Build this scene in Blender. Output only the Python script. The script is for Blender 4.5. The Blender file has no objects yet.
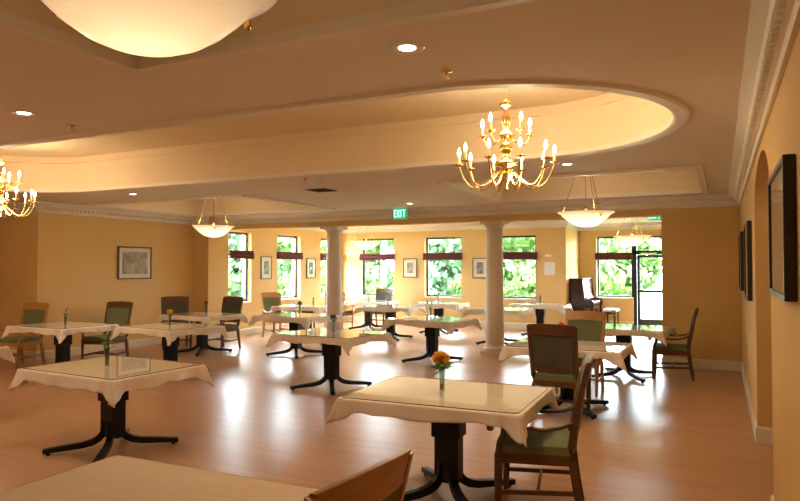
import bpy, math, random
from mathutils import Vector, Matrix
random.seed(7)
PI = math.pi
scn = bpy.context.scene
col = scn.collection

# ---------------------------------------------------------------- materials
def mat(name, base, rough=0.6, metal=0.0, build=None, spec=0.5, emit=None, estr=0.0):
    m = bpy.data.materials.new(name); m.use_nodes = True
    nt = m.node_tree; b = nt.nodes['Principled BSDF']
    b.inputs['Base Color'].default_value = (*base, 1)
    b.inputs['Roughness'].default_value = rough
    b.inputs['Metallic'].default_value = metal
    b.inputs['Specular IOR Level'].default_value = spec
    if emit:
        b.inputs['Emission Color'].default_value = (*emit, 1)
        b.inputs['Emission Strength'].default_value = estr
    if build: build(nt, b)
    return m
def noise_col(a, b_, scale=6, detail=4, stretch=(1, 1, 1), bump=0.0, bscale=None, coord='Object'):
    def f(nt, b):
        tc = nt.nodes.new('ShaderNodeTexCoord'); mp = nt.nodes.new('ShaderNodeMapping')
        mp.inputs['Scale'].default_value = stretch
        nt.links.new(tc.outputs[coord], mp.inputs['Vector'])
        n = nt.nodes.new('ShaderNodeTexNoise'); n.inputs['Scale'].default_value = scale; n.inputs['Detail'].default_value = detail
        nt.links.new(mp.outputs[0], n.inputs['Vector'])
        r = nt.nodes.new('ShaderNodeValToRGB')
        r.color_ramp.elements[0].color = (*a, 1); r.color_ramp.elements[1].color = (*b_, 1)
        r.color_ramp.elements[0].position = .3; r.color_ramp.elements[1].position = .7
        nt.links.new(n.outputs['Fac'], r.inputs[0]); nt.links.new(r.outputs[0], b.inputs['Base Color'])
        if bump:
            n2 = nt.nodes.new('ShaderNodeTexNoise'); n2.inputs['Scale'].default_value = bscale or scale * 3
            nt.links.new(mp.outputs[0], n2.inputs['Vector'])
            bp = nt.nodes.new('ShaderNodeBump'); bp.inputs['Strength'].default_value = bump; bp.inputs['Distance'].default_value = .01
            nt.links.new(n2.outputs['Fac'], bp.inputs['Height']); nt.links.new(bp.outputs[0], b.inputs['Normal'])
    return f
def floor_build(nt, b):
    tc = nt.nodes.new('ShaderNodeTexCoord'); mp = nt.nodes.new('ShaderNodeMapping')
    mp.inputs['Rotation'].default_value = (0, 0, 0)
    nt.links.new(tc.outputs['Object'], mp.inputs['Vector'])
    br = nt.nodes.new('ShaderNodeTexBrick')
    br.inputs['Scale'].default_value = 1.0; br.inputs['Brick Width'].default_value = 1.3; br.inputs['Row Height'].default_value = .083
    br.inputs['Mortar Size'].default_value = .0012; br.inputs['Mortar Smooth'].default_value = .5
    br.inputs['Color1'].default_value = (.52, .30, .175, 1); br.inputs['Color2'].default_value = (.59, .35, .21, 1)
    br.inputs['Mortar'].default_value = (.40, .22, .12, 1)
    nt.links.new(mp.outputs[0], br.inputs['Vector'])
    mp2 = nt.nodes.new('ShaderNodeMapping'); mp2.inputs['Scale'].default_value = (1.2, 14, 1)
    nt.links.new(tc.outputs['Object'], mp2.inputs['Vector'])
    n = nt.nodes.new('ShaderNodeTexNoise'); n.inputs['Scale'].default_value = 2.2; n.inputs['Detail'].default_value = 6
    nt.links.new(mp2.outputs[0], n.inputs['Vector'])
    mx = nt.nodes.new('ShaderNodeMix'); mx.data_type = 'RGBA'; mx.blend_type = 'MULTIPLY'
    mx.inputs['Factor'].default_value = .35
    r = nt.nodes.new('ShaderNodeValToRGB'); r.color_ramp.elements[0].color = (.72, .66, .6, 1); r.color_ramp.elements[1].color = (1, 1, 1, 1)
    nt.links.new(n.outputs['Fac'], r.inputs[0])
    nt.links.new(br.outputs['Color'], mx.inputs[6]); nt.links.new(r.outputs[0], mx.inputs[7])
    nt.links.new(mx.outputs[2], b.inputs['Base Color'])
    n3 = nt.nodes.new('ShaderNodeTexNoise'); n3.inputs['Scale'].default_value = 3.0; n3.inputs['Detail'].default_value = 3
    nt.links.new(tc.outputs['Object'], n3.inputs['Vector'])
    mr = nt.nodes.new('ShaderNodeMapRange'); mr.inputs[3].default_value = .285; mr.inputs[4].default_value = .31
    nt.links.new(n3.outputs['Fac'], mr.inputs[0]); nt.links.new(mr.outputs[0], b.inputs['Roughness'])
    bp = nt.nodes.new('ShaderNodeBump'); bp.inputs['Strength'].default_value = .12; bp.inputs['Distance'].default_value = .01
    nt.links.new(n3.outputs['Fac'], bp.inputs['Height']); nt.links.new(bp.outputs[0], b.inputs['Normal'])
def fabric_build(c1, c2, sc=70):
    def f(nt, b):
        tc = nt.nodes.new('ShaderNodeTexCoord')
        w = nt.nodes.new('ShaderNodeTexWave'); w.inputs['Scale'].default_value = sc / 6; w.inputs['Distortion'].default_value = .3
        nt.links.new(tc.outputs['Object'], w.inputs['Vector'])
        r = nt.nodes.new('ShaderNodeValToRGB'); r.color_ramp.elements[0].color = (*c1, 1); r.color_ramp.elements[1].color = (*c2, 1)
        nt.links.new(w.outputs['Fac'], r.inputs[0]); nt.links.new(r.outputs[0], b.inputs['Base Color'])
    return f
def glass_mat(name, tint=(1, 1, 1), ior=1.45, rough=.0):
    m = bpy.data.materials.new(name); m.use_nodes = True; nt = m.node_tree
    nt.nodes.remove(nt.nodes['Principled BSDF']); out = nt.nodes['Material Output']
    t = nt.nodes.new('ShaderNodeBsdfTransparent'); t.inputs[0].default_value = (*tint, 1)
    g = nt.nodes.new('ShaderNodeBsdfGlossy'); g.inputs['Roughness'].default_value = rough; g.inputs[0].default_value = (1, 1, 1, 1)
    f = nt.nodes.new('ShaderNodeFresnel')
    ge = nt.nodes.new('ShaderNodeNewGeometry'); mr = nt.nodes.new('ShaderNodeMapRange')
    mr.inputs[3].default_value = ior; mr.inputs[4].default_value = 1 / ior
    nt.links.new(ge.outputs['Backfacing'], mr.inputs[0]); nt.links.new(mr.outputs[0], f.inputs[0])
    mx = nt.nodes.new('ShaderNodeMixShader')
    nt.links.new(f.outputs[0], mx.inputs[0]); nt.links.new(t.outputs[0], mx.inputs[1]); nt.links.new(g.outputs[0], mx.inputs[2])
    nt.links.new(mx.outputs[0], out.inputs[0]); return m
def bowl_mat(name):
    m = bpy.data.materials.new(name); m.use_nodes = True; nt = m.node_tree
    nt.nodes.remove(nt.nodes['Principled BSDF']); out = nt.nodes['Material Output']
    t = nt.nodes.new('ShaderNodeBsdfTranslucent'); t.inputs[0].default_value = (.80, .68, .52, 1)
    d = nt.nodes.new('ShaderNodeBsdfPrincipled'); d.inputs['Base Color'].default_value = (.85, .78, .68, 1); d.inputs['Roughness'].default_value = .25
    mx = nt.nodes.new('ShaderNodeMixShader'); mx.inputs[0].default_value = .55
    nt.links.new(d.outputs[0], mx.inputs[1]); nt.links.new(t.outputs[0], mx.inputs[2])
    nt.links.new(mx.outputs[0], out.inputs[0]); return m
def emis(name, c, s):
    m = bpy.data.materials.new(name); m.use_nodes = True; nt = m.node_tree
    nt.nodes.remove(nt.nodes['Principled BSDF']); e = nt.nodes.new('ShaderNodeEmission')
    e.inputs[0].default_value = (*c, 1); e.inputs[1].default_value = s
    nt.links.new(e.outputs[0], nt.nodes['Material Output'].inputs[0]); return m

M = dict(
 wall=mat('wall_paint', (.70, .47, .15), .75, build=noise_col((.70, .465, .18), (.73, .49, .20), 2, 2, bump=.05, bscale=60)),
 ceil=mat('ceiling_paint', (.80, .66, .53), .85, build=noise_col((.79, .70, .61), (.81, .72, .63), 1.5, 2)),
 sunceil=mat('sunroom_ceiling_paint', (.86, .80, .70), .85, build=noise_col((.90, .85, .77), (.92, .87, .79), 1.5, 2)),
 coffer=mat('coffer_paint', (.82, .63, .36), .8, build=noise_col((.80, .66, .44), (.82, .68, .46), 1.5, 2)),
 trim=mat('trim_paint', (.80, .72, .60), .45, build=noise_col((.79, .71, .59), (.81, .73, .61), 4, 2)),
 column=mat('column_paint', (.72, .62, .50), .5, build=noise_col((.71, .61, .49), (.73, .63, .51), 4, 2)),
 floor=mat('maple_floor', (.6, .36, .16), .2, build=floor_build, spec=.30),
 cloth=mat('table_linen', (.80, .67, .54), .8, build=noise_col((.84, .75, .67), (.88, .79, .71), 5, 4, bump=.25, bscale=14)),
 plaincloth=mat('fine_linen', (.74, .56, .37), .75, build=noise_col((.72, .57, .42), (.76, .61, .46), 4, 4, bump=1.0, bscale=5)),
 blackmetal=mat('black_powder_metal', (.012, .012, .018), .4, spec=.25, build=noise_col((.010, .010, .016), (.016, .016, .022), 30)),
 glass=glass_mat('table_glass', (.97, .99, .97), 1.75),
 edge=mat('glass_edge_green', (.05, .09, .07), .2, build=noise_col((.04, .08, .06), (.06, .1, .08), 10)),
 pane=glass_mat('window_glass', (.98, 1, .99), 1.3),
 vase=glass_mat('vase_glass', (.74, .80, .78), 1.6),
 wood=mat('walnut_wood', (.20, .095, .04), .35, build=noise_col((.085, .036, .017), (.15, .07, .03), 9, 5, (1, 1, 8))),
 lightwood=mat('honey_wood', (.42, .20, .075), .32, build=noise_col((.42, .19, .06), (.54, .27, .09), 9, 5, (1, 1, 8))),
 green=mat('green_stripe_fabric', (.14, .16, .07), .85, build=fabric_build((.15, .17, .08), (.20, .22, .11))),
 darkfab=mat('charcoal_and_backlit_fabric', (.08, .075, .06), .85, build=fabric_build((.06, .055, .045), (.10, .095, .075))),
 brass=mat('polished_brass', (.78, .52, .20), .22, 1.0, build=noise_col((.74, .48, .17), (.82, .56, .23), 12)),
 candle=mat('candle_sleeve', (.85, .72, .45), .5, emit=(1, .6, .25), estr=.15, build=noise_col((.84, .71, .44), (.86, .73, .46), 12)),
 bulb=emis('candle_bulb', (1, .72, .38), 30),
 lamp=emis('downlight_lamp', (1, .86, .62), 14),
 bowl=bowl_mat('alabaster_glass'),
 frame=mat('black_frame_wood', (.02, .016, .014), .3, build=noise_col((.016, .013, .011), (.026, .02, .017), 10)),
 brownframe=mat('brown_frame_wood', (.09, .045, .025), .35, build=noise_col((.07, .035, .02), (.11, .055, .03), 10)),
 matboard=mat('mat_board', (.82, .76, .68), .8, build=noise_col((.81, .75, .67), (.83, .77, .69), 10)),
 tanboard=mat('tan_mat_board', (.50, .33, .17), .5, build=noise_col((.46, .30, .15), (.54, .36, .19), 2)),
 alu=mat('dark_window_metal', (.018, .03, .038), .4, build=noise_col((.014, .026, .034), (.022, .034, .042), 10)),
 shade=mat('burgundy_shade', (.13, .022, .03), .85, build=noise_col((.11, .018, .025), (.15, .027, .036), 9)),
 piano=mat('piano_walnut', (.045, .018, .013), .18, build=noise_col((.035, .014, .01), (.06, .024, .016), 7, 5, (1, 1, 6))),
 ivory=mat('ivory_keys', (.85, .83, .78), .25, build=noise_col((.84, .82, .77), (.86, .84, .79), 10)),
 paper=mat('paper', (.85, .83, .82), .6, build=noise_col((.78, .76, .76), (.88, .86, .85), 60)),
 white=mat('white_plastic', (.8, .76, .7), .4, build=noise_col((.79, .75, .69), (.81, .77, .71), 10)),
 vent=mat('vent_grille', (.10, .07, .05), .6, build=noise_col((.09, .06, .04), (.11, .08, .06), 10)),
 stem=mat('flower_stem', (.07, .18, .04), .6, build=noise_col((.05, .15, .03), (.09, .21, .05), 20)),
 leaf=mat('flower_leaf', (.10, .24, .05), .55, build=noise_col((.08, .2, .04), (.14, .3, .07), 20)),
 orange=mat('orange_petal', (.95, .42, .05), .6, build=noise_col((1.0, .52, .06), (1.0, .68, .20), 30)),
 red=mat('red_petal', (.75, .06, .05), .6, build=noise_col((.65, .04, .04), (.85, .1, .07), 30)),
 darkred=mat('dark_petal', (.14, .03, .03), .6, build=noise_col((.1, .02, .02), (.18, .04, .04), 30)),
 pink=mat('pink_petal', (.75, .25, .28), .6, build=noise_col((.7, .2, .22), (.8, .32, .34), 30)),
 pebble=mat('vase_filler', (.30, .20, .12), .8, build=noise_col((.18, .12, .07), (.4, .28, .17), 60)),
 bark=mat('tree_bark', (.10, .07, .05), .9, build=noise_col((.08, .055, .04), (.13, .09, .06), 8)),
 fol1=mat('foliage_bright', (.06, .16, .03), .7, build=noise_col((.02, .075, .015), (.07, .115, .015), 1.2)),
 fol2=mat('foliage_deep', (.04, .11, .05), .7, build=noise_col((.018, .06, .03), (.045, .09, .03), 1.2)),
 lawn=mat('lawn_grass', (.08, .15, .04), .9, build=noise_col((.03, .07, .015), (.06, .10, .025), 1.2)),
 concrete=mat('pale_concrete', (.32, .33, .34), .8, build=noise_col((.15, .16, .17), (.2, .21, .22), 2)),
 rock=mat('pale_boulder', (.7, .7, .68), .85, build=noise_col((.6, .6, .58), (.78, .78, .76), 3, bump=.3)),
 exitface=emis('exit_face', (.01, .34, .11), .9),
 exitletter=emis('exit_letter', (.25, 1, .5), 2.6),
)
def set_trans(m, col_, w=.35):
    nt = m.node_tree; b = nt.nodes['Principled BSDF']; out = nt.nodes['Material Output']
    t = nt.nodes.new('ShaderNodeBsdfTranslucent'); t.inputs[0].default_value = (*col_, 1)
    mx = nt.nodes.new('ShaderNodeMixShader'); mx.inputs[0].default_value = w
    nt.links.new(b.outputs[0], mx.inputs[1]); nt.links.new(t.outputs[0], mx.inputs[2]); nt.links.new(mx.outputs[0], out.inputs[0])
for q_ in ('orange', 'red', 'pink'): set_trans(M[q_], {'orange': (1, .6, .12), 'red': (.8, .1, .08), 'pink': (.85, .4, .42)}[q_], .4)
set_trans(M['fol1'], (.07, .13, .02)); set_trans(M['fol2'], (.04, .10, .03))

# ---------------------------------------------------------------- mesh builder
class MB:
    def __init__(s): s.v = []; s.f = []; s.sm = []
    def add(s, vs, fs, smooth=False):
        n = len(s.v); s.v += [tuple(v) for v in vs]
        for f in fs: s.f.append(tuple(i + n for i in f)); s.sm.append(smooth)
        return s
    def box(s, x0, x1, y0, y1, z0, z1):
        vs = [(x, y, z) for z in (z0, z1) for y in (y0, y1) for x in (x0, x1)]
        return s.add(vs, [(0, 2, 3, 1), (4, 5, 7, 6), (0, 1, 5, 4), (2, 6, 7, 3), (0, 4, 6, 2), (1, 3, 7, 5)])
    def prism(s, pts, z0, z1, smooth=False):
        n = len(pts); vs = [(p[0], p[1], z0) for p in pts] + [(p[0], p[1], z1) for p in pts]
        s.add(vs, [tuple(range(n))[::-1], tuple(range(n, 2 * n))])
        s.add(vs, [(i, (i + 1) % n, (i + 1) % n + n, i + n) for i in range(n)], smooth); return s
    def rings(s, rs, closed=True, caps=True, smooth=True):
        n = len(rs[0]); vs = [p for r in rs for p in r]; fs = []
        for k in range(len(rs) - 1):
            for i in range(n if closed else n - 1):
                j = (i + 1) % n; fs.append((k * n + i, k * n + j, (k + 1) * n + j, (k + 1) * n + i))
        s.add(vs, fs, smooth)
        if caps and closed:
            s.add(rs[0], [tuple(range(n))[::-1]]); s.add(rs[-1], [tuple(range(n))])
        return s
    def lathe(s, prof, c=(0, 0, 0), seg=24, caps=True, smooth=True):
        rs = [[(c[0] + r * math.cos(2 * PI * i / seg), c[1] + r * math.sin(2 * PI * i / seg), c[2] + z) for i in range(seg)] for r, z in prof]
        return s.rings(rs, True, caps, smooth)
    def sweep(s, pts, size, n=8, ref=(0, 0, 1), square=False, smooth=True):
        P_ = [Vector(p) for p in pts]; rs = []
        for i, p in enumerate(P_):
            t = (P_[min(i + 1, len(P_) - 1)] - P_[max(i - 1, 0)]).normalized()
            r = Vector(ref); a = t.cross(r)
            if a.length < 1e-4: a = t.cross(Vector((1, 0, 0)))
            a.normalize(); b = a.cross(t).normalized()
            sz = size[i] if isinstance(size, list) else size
            if not isinstance(sz, tuple): sz = (sz, sz)
            if square: rs.append([p + a * sx * sz[0] + b * sy * sz[1] for sx, sy in ((-1, -1), (1, -1), (1, 1), (-1, 1))])
            else: rs.append([p + a * math.cos(2 * PI * k / n) * sz[0] + b * math.sin(2 * PI * k / n) * sz[1] for k in range(n)])
        return s.rings(rs, True, True, smooth and not square)
    def build(s, name, m, parent=None, loc=(0, 0, 0), rz=0, bevel=0, seg=2):
        me = bpy.data.meshes.new(name); me.from_pydata(s.v, [], s.f); me.materials.append(M[m] if isinstance(m, str) else m)
        for p, q in zip(me.polygons, s.sm): p.use_smooth = q
        me.update()
        import bmesh as _b
        bm = _b.new(); bm.from_mesh(me); _b.ops.recalc_face_normals(bm, faces=bm.faces); bm.to_mesh(me); bm.free()
        o = bpy.data.objects.new(name, me); col.objects.link(o); o.location = loc; o.rotation_euler = (0, 0, rz)
        if parent: o.parent = parent
        if bevel:
            md = o.modifiers.new('bevel', 'BEVEL'); md.width = bevel; md.segments = seg; md.limit_method = 'ANGLE'; md.angle_limit = math.radians(50)
            md.harden_normals = False
        return o
def tag(o, label=None, cat=None, group=None, kind=None):
    if label: o['label'] = label
    if cat: o['category'] = cat
    if group: o['group'] = group
    if kind: o['kind'] = kind
    return o
def thing(name, label, cat, loc=(0, 0, 0), rz=0, group=None):
    o = bpy.data.objects.new(name, None); col.objects.link(o); o.empty_display_size = .1
    o.location = loc; o.rotation_euler = (0, 0, rz); return tag(o, label, cat, group)
def struct(o): o['kind'] = 'structure'; return o
KIDS = {}
def copy_tree(o, parent=None):
    c = o.copy(); col.objects.link(c); c.parent = parent
    for ch in [k for k in bpy.data.objects if k.parent == o]: copy_tree(ch, c)
    return c

# ---------------------------------------------------------------- room shell
XR = .30; XL = -10.85; ZC = 2.80; ZT = 3.32
XW = -13.6; YB = -3.2; YS = 7.5          # far-left alcove, back wall, step wall
YBM0, YBM1 = 11.65, 11.97                # beam
SX = -10.4; SY = 17.1; RX = -3.6; RY = 18.9; SC = 2.86

b = MB().box(XW - .3, XR + 2.2, YB - .3, RY + .2, -.12, 0)
struct(b.build('floor', 'floor'))

def wall_holes(name, axis, c0, c1, a0, a1, z0, z1, holes, m='wall'):
    """wall slab: thickness c0..c1 along `axis`, spanning a0..a1; holes are (a,b,z0,z1)"""
    A = sorted({a0, a1, *[h[0] for h in holes], *[h[1] for h in holes]}); Z = sorted({z0, z1, *[h[2] for h in holes], *[h[3] for h in holes]})
    mb = MB()
    for i in range(len(A) - 1):
        for k in range(len(Z) - 1):
            ac = (A[i] + A[i + 1]) / 2; zc = (Z[k] + Z[k + 1]) / 2
            if any(h[0] < ac < h[1] and h[2] < zc < h[3] for h in holes): continue
            if axis == 'x': mb.box(c0, c1, A[i], A[i + 1], Z[k], Z[k + 1])
            else: mb.box(A[i], A[i + 1], c0, c1, Z[k], Z[k + 1])
    return struct(mb.build(name, m))

# right wall with the arched opening
AY0, AY1, ASP, ACR = 4.95, 7.0, 2.18, 2.56; WT = .42
mb = MB().box(XR, XR + WT, YB, AY0, 0, 3.4).box(XR, XR + WT, AY1, RY, 0, 3.4)
N = 28; arc = [(AY0 + (AY1 - AY0) * (1 - math.cos(PI * i / N)) / 2, ASP + (ACR - ASP) * math.sin(PI * i / N)) for i in range(N + 1)]
for i in range(N):
    (ya, za), (yb, zb) = arc[i], arc[i + 1]
    vs = [(XR, ya, za), (XR, yb, zb), (XR, yb, 3.4), (XR, ya, 3.4), (XR + WT, ya, za), (XR + WT, yb, zb), (XR + WT, yb, 3.4), (XR + WT, ya, 3.4)]
    mb.add(vs, [(0, 1, 2, 3), (4, 7, 6, 5), (0, 4, 5, 1), (3, 2, 6, 7)])
struct(mb.build('wall_right', 'wall'))
struct(MB().box(XR + 2.0, XR + 2.2, 2.5, 9.5, 0, 3.0).box(XR + WT, XR + 2.0, 2.3, 2.5, 0, 3.0).box(XR + WT, XR + 2.0, 9.5, 9.7, 0, 3.0).build('wall_hallway', 'wall'))
struct(MB().box(XR + WT, XR + 2.2, 2.3, 9.7, 2.75, 2.95).build('ceiling_hallway', 'ceil'))

struct(MB().box(XW, XR, YB - .2, YB, 0, 3.4).build('wall_back', 'wall'))
struct(MB().box(XW - .2, XW, YB, YS + .2, 0, 3.4).build('wall_alcove', 'wall'))
struct(MB().box(XW, XL, YS, YS + .2, 0, 3.4).box(XL - .2, XL, YS + .2, 11.3, 0, 3.4).build('wall_left', 'wall'))
struct(MB().box(XL - .2, SX, 11.3, YBM1, 0, 3.4).build('wall_stub', 'wall'))
struct(MB().box(-.87, XR, YBM0, YBM1, 0, 3.4).build('wall_end', 'wall'))
struct(MB().box(SX, -.87, YBM0, YBM1, 2.51, 3.4).build('trim_beam', 'wall'))

ZW0, ZW1 = .80, 2.50
WL = [(11.97, 12.80), (13.86, 14.90), (15.92, 16.92)]
WF = [(-9.72, -8.62), (-7.62, -6.50), (-5.50, -4.38)]
wall_holes('wall_sunroom_left', 'x', SX - .28, SX, YBM1, SY + .28, 0, 3.2, [(a, b_, ZW0, ZW1) for a, b_ in WL])
wall_holes('wall_sunroom_far', 'y', SY, SY + .28, SX, RX, 0, 3.2, [(a, b_, ZW0, ZW1) for a, b_ in WF])
struct(MB().box(RX - .2, RX, SY + .28, RY + .28, 0, 3.2).build('wall_recess_side', 'wall'))
DX0, DX1 = -2.15, -1.13
wall_holes('wall_recess', 'y', RY, RY + .28, RX, XR, 0, 3.2, [(-3.12, -2.15, ZW0, ZW1), (DX0, DX1, 0, ZW1)])
struct(MB().box(SX - .3, XR, YBM1, RY + .28, SC, SC + .15).build('ceiling_sunroom', 'sunceil'))

# main ceiling: flat at ZC with one long round-ended coffer and rectangular trays
CY = 5.27; CR = 1.40; CX0 = -8.45; CX1 = -1.70
TR = {'near': (-2.95, -.25, -.1, 2.62), 'leftfar': (-10.25, -6.80, 8.12, 10.78), 'rightfar': (-3.35, -.22, 8.12, 10.78), 'nearleft': (-9.6, -6.2, -.1, 2.62)}
mb = MB()
def cq(x0, x1, y0, y1): mb.add([(x0, y0, ZC), (x1, y0, ZC), (x1, y1, ZC), (x0, y1, ZC)], [(0, 1, 2, 3)])
# band y -3.2 .. 3.87 (near trays)
n1, n2 = TR['nearleft'], TR['near']
YN = CY - CR; YF = CY + CR
cq(XW, XR, YB, n2[2]); cq(XW, XR, n2[3], YN)
cq(XW, n1[0], n1[2], n1[3]); cq(n1[1], n2[0], n1[2], n1[3]); cq(n2[1], XR, n2[2], n2[3])
# coffer band
NA = 40
for cx, sgn, xe in ((CX0, -1, XW), (CX1, 1, XR)):
    pr = None
    for i in range(NA + 1):
        a = -PI / 2 + PI * i / NA; p = (cx + sgn * CR * math.cos(a), CY + CR * math.sin(a))
        if pr: mb.add([(pr[0], pr[1], ZC), (xe, pr[1], ZC), (xe, p[1], ZC), (p[0], p[1], ZC)], [(0, 1, 2, 3)])
        pr = p
f1, f2 = TR['leftfar'], TR['rightfar']
cq(XW, XR, YF, f1[2]); cq(XL, XR, f1[3], YBM0)
cq(XL, f1[0], f1[2], f1[3]); cq(f1[1], f2[0], f1[2], f1[3]); cq(f2[1], XR, f2[2], f2[3])
struct(mb.build('ceiling', 'ceil'))
struct(MB().box(XW, XR, YB, YBM0, 3.42, 3.5).build('ceiling_slab', 'ceil'))
def stadium(r):
    pts = []
    for i in range(NA + 1):
        a = -PI / 2 + PI * i / NA; pts.append((CX1 + r * math.cos(a), CY + r * math.sin(a)))
    for i in range(NA + 1):
        a = PI / 2 + PI * i / NA; pts.append((CX0 + r * math.cos(a), CY + r * math.sin(a)))
    return pts
ring = lambda r, z: [(p[0], p[1], z) for p in stadium(r)]
mb = MB(); mb.rings([ring(CR, ZC), ring(CR, ZT - .1), ring(CR - .012, ZT - .095), ring(CR - .012, ZT - .075), ring(CR, ZT - .07), ring(CR, ZT)], True, False, False)
n = len(ring(CR, ZT)); mb.add(ring(CR, ZT), [tuple(range(n))])
struct(mb.build('ceiling_coffer', 'coffer'))
struct(MB().rings([ring(CR - .006, ZC + .03), ring(CR - .006, ZC - .012), ring(CR + .01, ZC - .02), ring(CR + .095, ZC - .02), ring(CR + .11, ZC - .001), ], True, False, False).build('trim_1', 'trim'))
def rect_ring(t, g, z): x0, x1, y0, y1 = t; return [(x0 - g, y0 - g, z), (x1 + g, y0 - g, z), (x1 + g, y1 + g, z), (x0 - g, y1 + g, z)]
for k, (nm, t) in enumerate(TR.items()):
    zt = 3.22
    mb = MB().rings([rect_ring(t, 0, ZC), rect_ring(t, 0, zt)], True, False, False); mb.add(rect_ring(t, 0, zt), [(0, 1, 2, 3)])
    struct(mb.build('ceiling_tray_' + ['one', 'two', 'three', 'four'][k], 'coffer'))
    struct(MB().rings([rect_ring(t, -.006, ZC + .03), rect_ring(t, -.006, ZC - .035), rect_ring(t, .055, ZC - .035), rect_ring(t, .06, ZC - .001)], True, False, False).build('trim_%d' % (k + 2), 'trim'))

# crown moulding with dentils; profile (out from wall, z)
CP = [(0, 2.62), (.022, 2.62), (.030, 2.645), (.030, 2.665), (.055, 2.672), (.055, 2.715), (.085, 2.722), (.10, 2.745), (.135, 2.765), (.165, 2.78), (.165, 2.80), (0, 2.80)]
def crown(name, p0, p1, nrm, dz=0, dent=True, m='trim', ext0=0, ext1=0):
    p0 = Vector((*p0, 0)); p1 = Vector((*p1, 0)); nv = Vector((*nrm, 0)); d = (p1 - p0).normalized()
    r0 = [p0 + nv * (a + .002) - d * a * ext0 + Vector((0, 0, z + dz)) for a, z in CP]; r1 = [p1 + nv * (a + .002) + d * a * ext1 + Vector((0, 0, z + dz)) for a, z in CP]
    mb = MB().rings([r0, r1], True, True, False)
    if dent:
        L = (p1 - p0).length; k = int(L / .085)
        for i in range(k):
            c = p0 + d * (i + .5) * L / k; w = .024
            q = [(c - d * w), (c + d * w)]
            vs = [Vector((*(qq + nv * o).to_2d(), z + dz)) for z in (2.675, 2.712) for o in (.05, .085) for qq in q]
            mb.add(vs, [(0, 1, 3, 2), (4, 6, 7, 5), (0, 4, 5, 1), (2, 3, 7, 6), (0, 2, 6, 4), (1, 5, 7, 3)])
    return struct(mb.build(name, m))
crown('trim_10', (XR, YB), (XR, YBM0), (-1, 0), ext1=-1)
crown('trim_11', (SX, YBM0), (XR, YBM0), (0, -1), ext1=-1)
crown('trim_12', (XL, YS), (XL, 11.3), (1, 0), ext0=1, ext1=-1)
crown('trim_13', (XL, 11.3), (SX, 11.3), (0, -1), ext1=1)
crown('trim_14', (XW, YS), (XL, YS), (0, -1), ext1=1)
crown('trim_15', (SX, YBM1), (SX, SY), (1, 0), .06, False, ext1=-1)
crown('trim_16', (SX, SY), (RX, SY), (0, -1), .06, False, ext0=-1, ext1=1)
crown('trim_17', (RX, SY), (RX, RY), (1, 0), .06, False, ext0=1, ext1=-1)
crown('trim_18', (RX, RY), (XR, RY), (0, -1), .06, False, ext0=-1)
def base(name, p0, p1, nrm, e0=0, e1=0):
    p0 = Vector((*p0, 0)); p1 = Vector((*p1, 0)); nv = Vector((*nrm, 0)); d = (p1 - p0).normalized()
    pr = [(.001, .0), (.018, .0), (.018, .13), (.010, .15), (.001, .155)]
    r0 = [p0 + nv * a - d * a * e0 + Vector((0, 0, z)) for a, z in pr]; r1 = [p1 + nv * a + d * a * e1 + Vector((0, 0, z)) for a, z in pr]
    return struct(MB().rings([r0, r1], True, True, False).build(name, 'trim'))
base('baseboard_right_near', (XR, YB), (XR, AY0), (-1, 0), 0, 1)
base('baseboard_right_far', (XR, AY1), (XR, YBM0), (-1, 0), 1, -1)
base('baseboard_arch_far', (XR, AY1), (XR + WT, AY1), (0, -1), 1, 0)
base('baseboard_end', (-.87, YBM0), (XR, YBM0), (0, -1), 1, -1)
base('baseboard_end_side', (-.87, YBM0), (-.87, YBM1), (-1, 0), 1, 1)
base('baseboard_left', (XL, YS), (XL, 11.3), (1, 0), 1, -1)
base('baseboard_step', (XW, YS), (XL, YS), (0, -1), 0, 1)
base('baseboard_stub', (XL, 11.3), (SX, 11.3), (0, -1), -1, 1)
base('baseboard_stub_side', (SX, 11.3), (SX, SY), (1, 0), 1, -1)
base('baseboard_sunroom_far', (SX, SY), (RX, SY), (0, -1), -1, 1)
base('baseboard_recess_side', (RX, SY), (RX, RY), (1, 0), 1, -1)
base('baseboard_recess', (RX, RY), (DX0, RY), (0, -1), -1, 0)

# windows
def window(idx, axis, c, a0, a1):
    """axis 'x': wall at x=c facing +x ; axis 'y': wall at y=c facing -y"""
    s = 1 if axis == 'x' else -1
    def bx(mb, a, b_, d0, d1, z0, z1):       # d = depth into the wall (outwards)
        if axis == 'x': mb.box(c - d1, c - d0, a, b_, z0, z1)
        else: mb.box(a, b_, c + d0, c + d1, z0, z1)
    f = MB(); t = .05
    bx(f, a0, a0 + t, .12, .20, ZW0, ZW1); bx(f, a1 - t, a1, .12, .20, ZW0, ZW1)
    bx(f, a0, a1, .12, .20, ZW0, ZW0 + t); bx(f, a0, a1, .12, .20, ZW1 - t, ZW1); bx(f, a0 + t, a1 - t, .12, .20, 1.93, 1.98)
    o = struct(f.build('window_%d' % idx, 'alu'))
    p = MB(); bx(p, a0 + t, a1 - t, .155, .16, ZW0 + t, ZW1 - t); p.build('pane', 'pane', o)
    sl = MB(); bx(sl, a0, a1, -.02, .12, ZW0 - .03, ZW0 + .004); sl.build('sill', 'trim', o)
    return o
SHL = ['leftmost window of the left sunroom wall', 'second window of the left sunroom wall', 'window behind the left column', 'far window just right of the left column', 'far window in the middle', 'far window right beside the right column', 'window beside the piano']
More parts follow.
